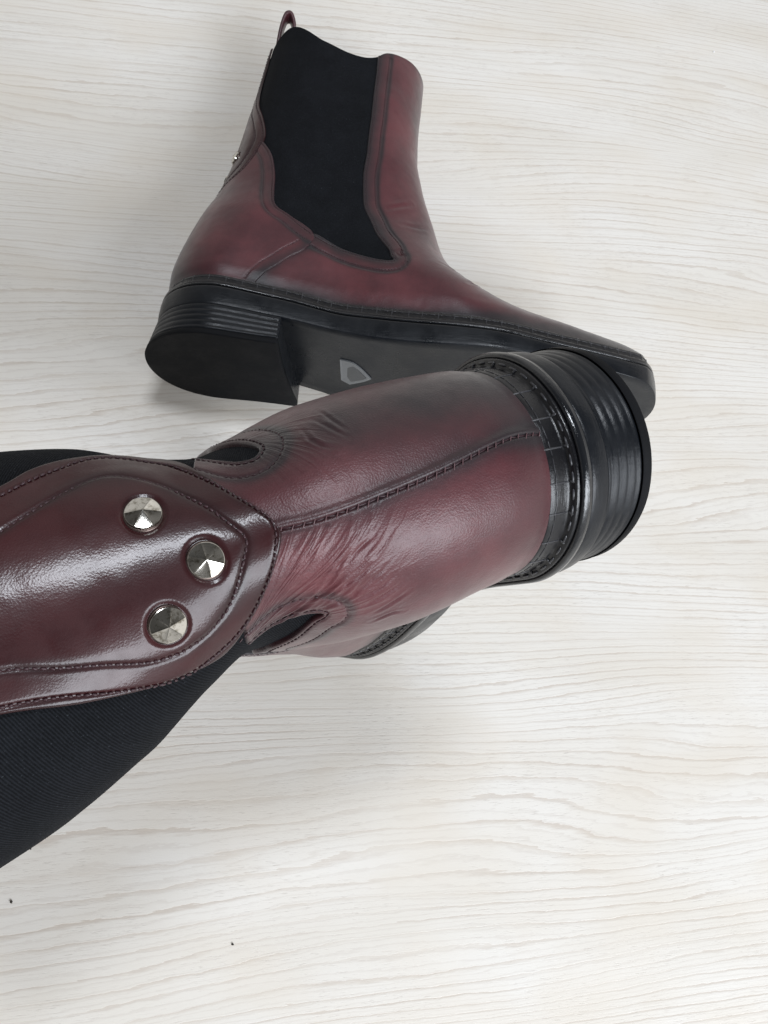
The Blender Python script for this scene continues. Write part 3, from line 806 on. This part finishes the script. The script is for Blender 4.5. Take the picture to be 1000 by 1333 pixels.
        fz_ = lambda r: hz * (1 - r * np.cos(dl) / 1.04) - .004 * math.sin(PI * min(r, .98)) ** .7 * (np.cos(dl * 3)) ** .6 * (r > .03)
        rows = [ring(Rr * .93, -.10), ring(Rr, -.05), ring(Rr, rim - .004)] + [ring(Rr * r, fz_(r)) for r in (.97, .85, .7, .55, .4, .25, .12, .01)]
        V, F4 = strips(rows)
        # flat faces: wedge triangles so each facet keeps its own normal
        ob = mesh_obj('stud', V, F4, M['steel'], root, smooth=False)
        rows = [ring(Rr * 1.08, -.12), ring(Rr * 1.10, -.07), ring(Rr * 1.0, -.06)]
        V, F4 = strips(rows); mesh_obj('stud_seat', V, F4, M['steel_dark'], ob)
    # ---- pull loop at the top of the back
    lp = D['loop']
    path = resample([(a, b) for a, b in lp], .06, scale=(1, 1)); P3 = np.c_[path[:, 0], -.47 * np.clip(path[:, 1] - 21.3, 0, None), path[:, 1]]
    T3 = np.gradient(P3, axis=0); T3 /= np.linalg.norm(T3, axis=1, keepdims=True); Nn = np.c_[-T3[:, 2], 0 * T3[:, 0], T3[:, 0]]
    hw, ht = .42, .13; sec = []
    for a in np.linspace(0, 2 * PI, 17)[:-1]:
        ca, sa = math.cos(a), math.sin(a); sx = math.copysign(abs(ca) ** .35, ca); sy = math.copysign(abs(sa) ** .6, sa)
        sec.append(P3 + np.array([0, 1, 0]) * hw * sx + Nn * ht * sy)
    V = np.stack(sec, 1).reshape(-1, 3); n_, k_ = len(P3), 16
    if S.warp is not None: V = S.warp(V)
    ii = np.arange(n_ * k_).reshape(n_, k_); a = ii[:-1]; b = ii[1:]
    F4 = np.stack([a, np.roll(a, -1, 1), np.roll(b, -1, 1), b], -1).reshape(-1, 4)
    mesh_obj('pull_loop', V, F4, M['leather'], root, {'burn': np.full(len(V), .35), 'wear': np.zeros(len(V))})
    return root
M['thread_mid'] = mat('worn_burgundy_thread', (.10, .05, .055), .35)[0]
# ================================================================ outlines, as (turn round the leg, height along the boot)
FRONT = [(1.525, .301), (1.643, .276), (1.707, .269), (1.775, .277), (1.81, .300), (1.892, .345), (1.915, .412), (1.868, .461), (1.885, .538), (1.939, .608), (1.98, .714), (1.960, .887), (1.940, 1.0)]
FRONTF = [(1.525, .425), (1.643, .40), (1.74, .385), (1.80, .388), (1.85, .405), (1.872, .43), (1.872, .461)] + FRONT[8:]
FRONTB = [(1.525, .355), (1.643, .325), (1.707, .305), (1.775, .300), (1.82, .315)] + FRONT[5:]
SEAM = [(1.249, .255), (1.106, .191), (.986, .118), (.922, .074), (.88, .03), (.86, 0)]
GA = [(.66, 1.02), (.62, .9), (.568, .777), (.726, .70), (.793, .634), (.74, .62), (.69, .621, 1), (.816, .603), (.957, .562), (1.041, .512), (1.104, .446), (1.149, .406), (1.262, .382), (1.388, .339)] + FRONT
GU = [(.08, .44), (.5, .36), (1.0, .33), (1.3, .29), (1.65, .22), (1.85, .24), (2.05, .35), (2.08, .6), (2.1, 1.01, 1), (.08, 1.01, 1)]
hs = [(.3, .483), (.5, .502), (.66, .53), (.76, .575), (.793, .634), (.66, .70), (.42, .777), (.30, .85), (.27, .93)]
strapA = [(-.27, 1.02, 1)] + [(-a, b) for a, b in hs[::-1]] + [(0, .464)] + hs + [(.27, 1.02, 1)]
SHA = Shape(RXo=[.55, .47, .46, .62, .98, 1.45, 2.25, 2.78, 3.08, 3.35, 3.60, 3.82], FXo=[27.1, 26.85, 25.8, 22.5, 18.8, 15.75, 14.55, 13.78, 13.38, 13.33, 13.38, 13.42],
            top=((0, -.1), (.12, .35), (.35, -1.1), (.6, -1.85), (.68, -1.65), (.73, -1.3), (.85, -1.0), (1, -.7)))
sa = resample(strapA, .15)
sa = sa[(sa[:, 1] < .985)]
outA = offset_curve(SHA, sa, -.16) ; inA = offset_curve(SHA, sa, -.66, 10)
mid_ = lambda c: onsurf(SHA, c)[0]
if abs(outA[len(outA) // 2, 1]) < abs(sa[len(sa) // 2, 1]):      # moved the wrong way round
    outA = offset_curve(SHA, sa, .16); inA = offset_curve(SHA, sa, .66, 10)
k_ = 6
DA = dict(hb=1.0, soff=.16, near=GA, far=GA, g0=7, gi=13, seamN=SEAM, seamF=SEAM, earN=[(.35, .60), (.69, .621, 1)], earF=[(.35, .60), (.69, .621, 1)],
          gore_under=GU, backseam=[(0, 0), (0, .15), (0, .3), (0, .45), (0, .60)], vs=1, cs=-1, creases=[], wrinkle=[], fans={1: [], -1: [((-1.0, .43), math.atan2(-.1 * 21, .2 * 3.4), .5, .8, 2.2, .12)]}, blobs=[((.4, 0, 6), (1.9, 3.2, 4), .75), ((3.0, -2.6, 9.5), (2.0, 2, 1.0), .3)], wears=[],
          bseam=.5, bheel=.45, vfold=[[(-2.62, .46), (-2.40, .44), (-2.2, .43)], [(-2.9, .36), (-2.5, .335), (-2.2, .32)], [(-2.55, .33), (-2.2, .25), (-2.0, .2)], [(-2.4, .49), (-2.1, .46)]],
          strap=strapA, strap_inner=[inA[::2]], strap_outer=[outA[::2]], pitch=.24, strap_crease=[], studs=[(-.27, .60), (0.02, .555), (.27, .60)], stud_turn=[.2, .5, .9],
          loop=[(4.0, 20.0), (4.12, 21.5), (4.20, 22.6), (4.30, 23.3), (4.50, 23.9), (4.80, 23.95), (5.05, 23.4), (4.95, 22.4), (4.7, 21.2), (4.6, 20.4)])
strapB = [(-.45, 1.02, 1), (-.49, .9), (-.56, .76), (-.632, .691), (-.705, .662), (-.752, .633), (-.775, .600), (-.80, .563), (-.775, .536), (-.69, .521), (-.52, .510), (-.31, .494), (-.119, .475), (.031, .462), (.158, .467), (.328, .481), (.484, .497),
          (.610, .520), (.645, .540), (.56, .585), (.46, .641), (.392, .68), (.283, .739), (.22, .8), (.19, .9), (.19, 1.02, 1)]
innB = [(-.35, .80), (-.385, .705), (-.406, .691), (-.447, .668), (-.502, .639), (-.548, .612), (-.555, .591), (-.505, .567), (-.416, .547), (-.268, .526), (-.122, .511), (.02, .4985), (.126, .506), (.256, .518), (.358, .532), (.412, .553), (.422, .577), (.374, .611), (.285, .65), (.212, .687), (.124, .732), (.08, .80)]
outB = [(-.51, .76), (-.564, .694), (-.614, .666), (-.664, .638), (-.72, .608), (-.735, .575), (-.675, .541), (-.547, .524), (-.379, .505), (-.196, .486), (-.041, .470), (.080, .469), (.275, .480), (.409, .495), (.512, .511), (.575, .534), (.572, .571), (.450, .632), (.325, .690), (.250, .738), (.19, .80)]
earF = [(.35, .52), (.80, .502, 1)]
GBF = [(.45, 1.02), (.5, .75), (.6, .66), (.84, .56), (.85, .53), (.80, .50, 1), (.72, .468), (.68, .446), (.675, .424), (.74, .434), (.93, .447), (1.14, .462), (1.388, .45)] + FRONTF
GBN = [(.45, 1.02), (.5, .75), (.6, .66), (.84, .56), (.85, .53), (.80, .502, 1), (.67, .486), (.565, .471), (.53, .456), (.59, .446), (.78, .452), (1.10, .468), (1.388, .45)] + FRONTF
CR = [[(0.735, 0.485), (0.654, 0.458), (0.501, 0.431), (0.313, 0.402)], [(0.673, 0.471), (0.618, 0.45), (0.493, 0.423), (0.332, 0.389)], [(0.662, 0.454), (0.576, 0.43), (0.474, 0.407), (0.336, 0.379)], [(0.648, 0.439), (0.584, 0.417), (0.451, 0.393), (0.34, 0.367)],
      [(0.625, 0.428), (0.559, 0.401), (0.454, 0.379), (0.325, 0.34)], [(0.574, 0.4), (0.494, 0.365), (0.401, 0.337)], [(0.589, 0.378), (0.52, 0.351), (0.448, 0.325)], [(0.65, 0.365), (0.559, 0.332), (0.496, 0.311)],
      [(0.719, 0.363), (0.648, 0.332), (0.633, 0.311)], [(0.65, 0.521), (0.631, 0.503), (0.635, 0.488)], [(0.845, 0.475), (0.703, 0.461), (0.609, 0.444)], [(0.437, 0.423), (0.322, 0.407), (0.221, 0.386)],
      [(0.358, 0.407), (0.264, 0.388), (0.193, 0.363)], [(0.464, 0.439), (0.371, 0.424), (0.295, 0.411)], [(-0.611, 0.36), (-0.472, 0.356), (-0.365, 0.348)], [(-0.559, 0.377), (-0.412, 0.364), (-0.314, 0.35)],
      [(-0.551, 0.395), (-0.403, 0.395), (-0.285, 0.379)], [(-0.467, 0.4), (-0.354, 0.388), (-0.286, 0.371)], [(-0.25, 0.416), (-0.172, 0.401), (-0.122, 0.379)], [(-0.291, 0.451), (-0.169, 0.449), (-0.074, 0.452)],
      [(-0.246, 0.445), (-0.128, 0.441), (-0.043, 0.445)], [(-0.196, 0.436), (-0.112, 0.435), (-0.043, 0.436)], [(0.031, 0.465), (-0.042, 0.461), (-0.118, 0.461)], [(-0.641, 0.495), (-0.545, 0.5), (-0.48, 0.497)]]
_m = []
for a_, b_ in ((0, 1), (1, 2), (2, 3), (3, 4)):
    A_ = resample(CR[a_], .3); B_ = resample(CR[b_], .3); q_ = np.linspace(0, 1, 7)
    f_ = lambda X: np.stack([np.interp(q_, np.linspace(0, 1, len(X)), X[:, i]) for i in range(2)], 1)
    _m.append([tuple(v) for v in (f_(A_) + f_(B_)) / 2 + rng.normal(0, .002, (7, 2))])
CR = _m + CR[:13] + CR[14:18]
creB = [(c, .022 if i < 17 else .018, .045) for i, c in enumerate(CR)]
DB = dict(hb=1.32, soff=.21, near=GBN, far=GBF, g0=6, gi=12, seamN=SEAM, seamF=SEAM, earN=[(.35, .53), (.80, .502, 1)], earF=earF, gore_under=GU,
          backseam=[(-.05, 0), (-.055, .03), (-.058, .093), (-.041, .168), (-.011, .259), (.019, .334), (.051, .401), (.060, .436), (.045, .47), (.04, .52)], vs=1, cs=-1,
          creases=creB, wrinkle=[],
          fans={1: [((.86, .535), math.atan2(-.09 * 21, -.36 * 3.4), .40, 1.2, 5.4, 1.0)],
                -1: [((-.85, .47), math.atan2(-.08 * 21, .5 * 3.4), .45, .9, 2.8, .6)]},
          blobs=[((1.1, -2.2, 5.2), (2.4, 1.6, 3.4), .75), ((1.6, -1.9, 8.5), (1.2, 1.0, 1.6), .4)], wears=[((1.6, 1.2, 9.4), (1.2, 1.0, .9), .5), ((.9, -.6, 8.6), (1.2, .9, 1.2), .22), ((.5, 1.0, 6.2), (1.4, 1.1, 1.6), .25)],
          bseam=.75, bheel=.22, vfold=[], strap=strapB, strap_inner=[innB], strap_outer=[outB], pitch=.155, strap_crease=[],
          studs=[(-.293, .582), (.036, .541), (.251, .588)], stud_turn=[.25, .05, .75],
          loop=[(4.0, 20.0), (4.12, 21.5), (4.20, 22.6), (4.30, 23.3), (4.50, 23.9), (4.80, 23.95), (5.05, 23.4), (4.95, 22.4), (4.7, 21.2), (4.6, 20.4)])
FAST = False
ra = dict(gore=(160, 200), vamp=(620, 300), counter=(300, 260), strap=(220, 260), micro=False)
rb = dict(gore=(200, 220), vamp=(460, 220), counter=(330, 520), strap=(420, 460), micro=True)
rootA = build_boot('A', SHA, RA, TA, DA, 'burgundy ankle boot lying on its side behind, wide black elastic panel and heel underside showing', ra)
rootB = build_boot('B', SB, RB, TB, DB, 'burgundy ankle boot in front, seen from behind, three steel studs on its back strap', rb)
# the small worn sticker under the arch of the lying boot
st_ = [(9.84, -.95, 1), (10.6, -1.0), (11.25, -.53), (11.93, .33, 1), (11.55, .85), (10.68, 1.72, 1), (10.10, 1.45, 1)]
stq = resample(st_, .2, True, scale=(1, 1)); n_ = len(stq); cc = stq.mean(0); stq = cc + (stq - cc) * .88
zf = lambda x: pchip(x, ZSX, ZS)
V = np.vstack([np.c_[stq, zf(stq[:, 0]) + .05], np.c_[stq, zf(stq[:, 0]) - .035], np.c_[cc + (stq - cc) * .86, zf(stq[:, 0]) - .035], [[cc[0], cc[1], zf(cc[0:1])[0] - .01]]])
fs = [(i, (i + 1) % n_, n_ + (i + 1) % n_, n_ + i) for i in range(n_)] + [(n_ + i, n_ + (i + 1) % n_, 2 * n_ + (i + 1) % n_, 2 * n_ + i) for i in range(n_)] + [(2 * n_ + i, 2 * n_ + (i + 1) % n_, 3 * n_) for i in range(n_)]
M['sticker'] = mat('worn_clear_plastic', (.13, .135, .14), .4)[0]; M['sticker_in'] = mat('smoked_plastic', (.05, .053, .056), .35)[0]
sk_ = mesh_obj('arch_sticker', V, fs, M['sticker'], rootA, smooth=False)
q3 = np.c_[cc + (stq - cc) * .70 + [.05, .0], zf(stq[:, 0]) - .045]
V = np.vstack([q3, q3 + [0, 0, .03], [[cc[0], cc[1], zf(cc[0:1])[0] - .045]]])
mesh_obj('sticker_window', V, [(i, (i + 1) % n_, 2 * n_) for i in range(n_)] + [(i, (i + 1) % n_, n_ + (i + 1) % n_, n_ + i) for i in range(n_)], M['sticker_in'], sk_, smooth=False)
# a few crumbs on the table
M['crumb'] = mat('dark_crumb', (.03, .025, .02), .9)[0]; M['crumb_w'] = mat('white_crumb', (.85, .85, .85), .8)[0]
def at_px(px, py):
    d = M3 @ np.array([(px - 500) / F, (666.5 - py) / F, -1.]); k = -H_CAM / d[2]
    return d[0] * k, d[1] * k
for (px, py), r_, m_, lb in (((15, 1174), .085, 'crumb', 'tiny dark crumb near the left edge of the table below the elastic'), ((303, 1229), .075, 'crumb', 'tiny dark crumb lying alone on bare wood near the bottom edge'),
                             ((40, 1105), .05, 'crumb', 'smallest dark crumb just below the black elastic at the left'), ((929, 68), .10, 'crumb_w', 'tiny white crumb on the wood near the top right corner')):
    x, y = at_px(px, py); bm_ = []
    V = []; Fc = []
    for i in range(6):
        a = i * PI / 3; V.append((r_ * math.cos(a) * rng.uniform(.6, 1.2), r_ * math.sin(a) * rng.uniform(.5, 1.0), rng.uniform(0, .02)))
    for i in range(6):
        a = i * PI / 3 + .3; V.append((.7 * r_ * math.cos(a) * rng.uniform(.6, 1.1), .7 * r_ * math.sin(a) * rng.uniform(.6, 1.1), r_ * rng.uniform(.5, .8)))
    V.append((0, 0, r_ * .8))
    Fc = [(i, (i + 1) % 6, 6 + (i + 1) % 6, 6 + i) for i in range(6)] + [(6 + i, 6 + (i + 1) % 6, 12) for i in range(6)] + [(5, 4, 3, 2, 1, 0)]
    o = mesh_obj('crumb', V, Fc, M[m_], smooth=False); o.location = (x * CM, y * CM, .0002); o.rotation_euler = (0, 0, rng.uniform(0, 3))
    o['label'] = lb; o['category'] = 'crumb'; o['group'] = 'crumbs scattered on the wood'
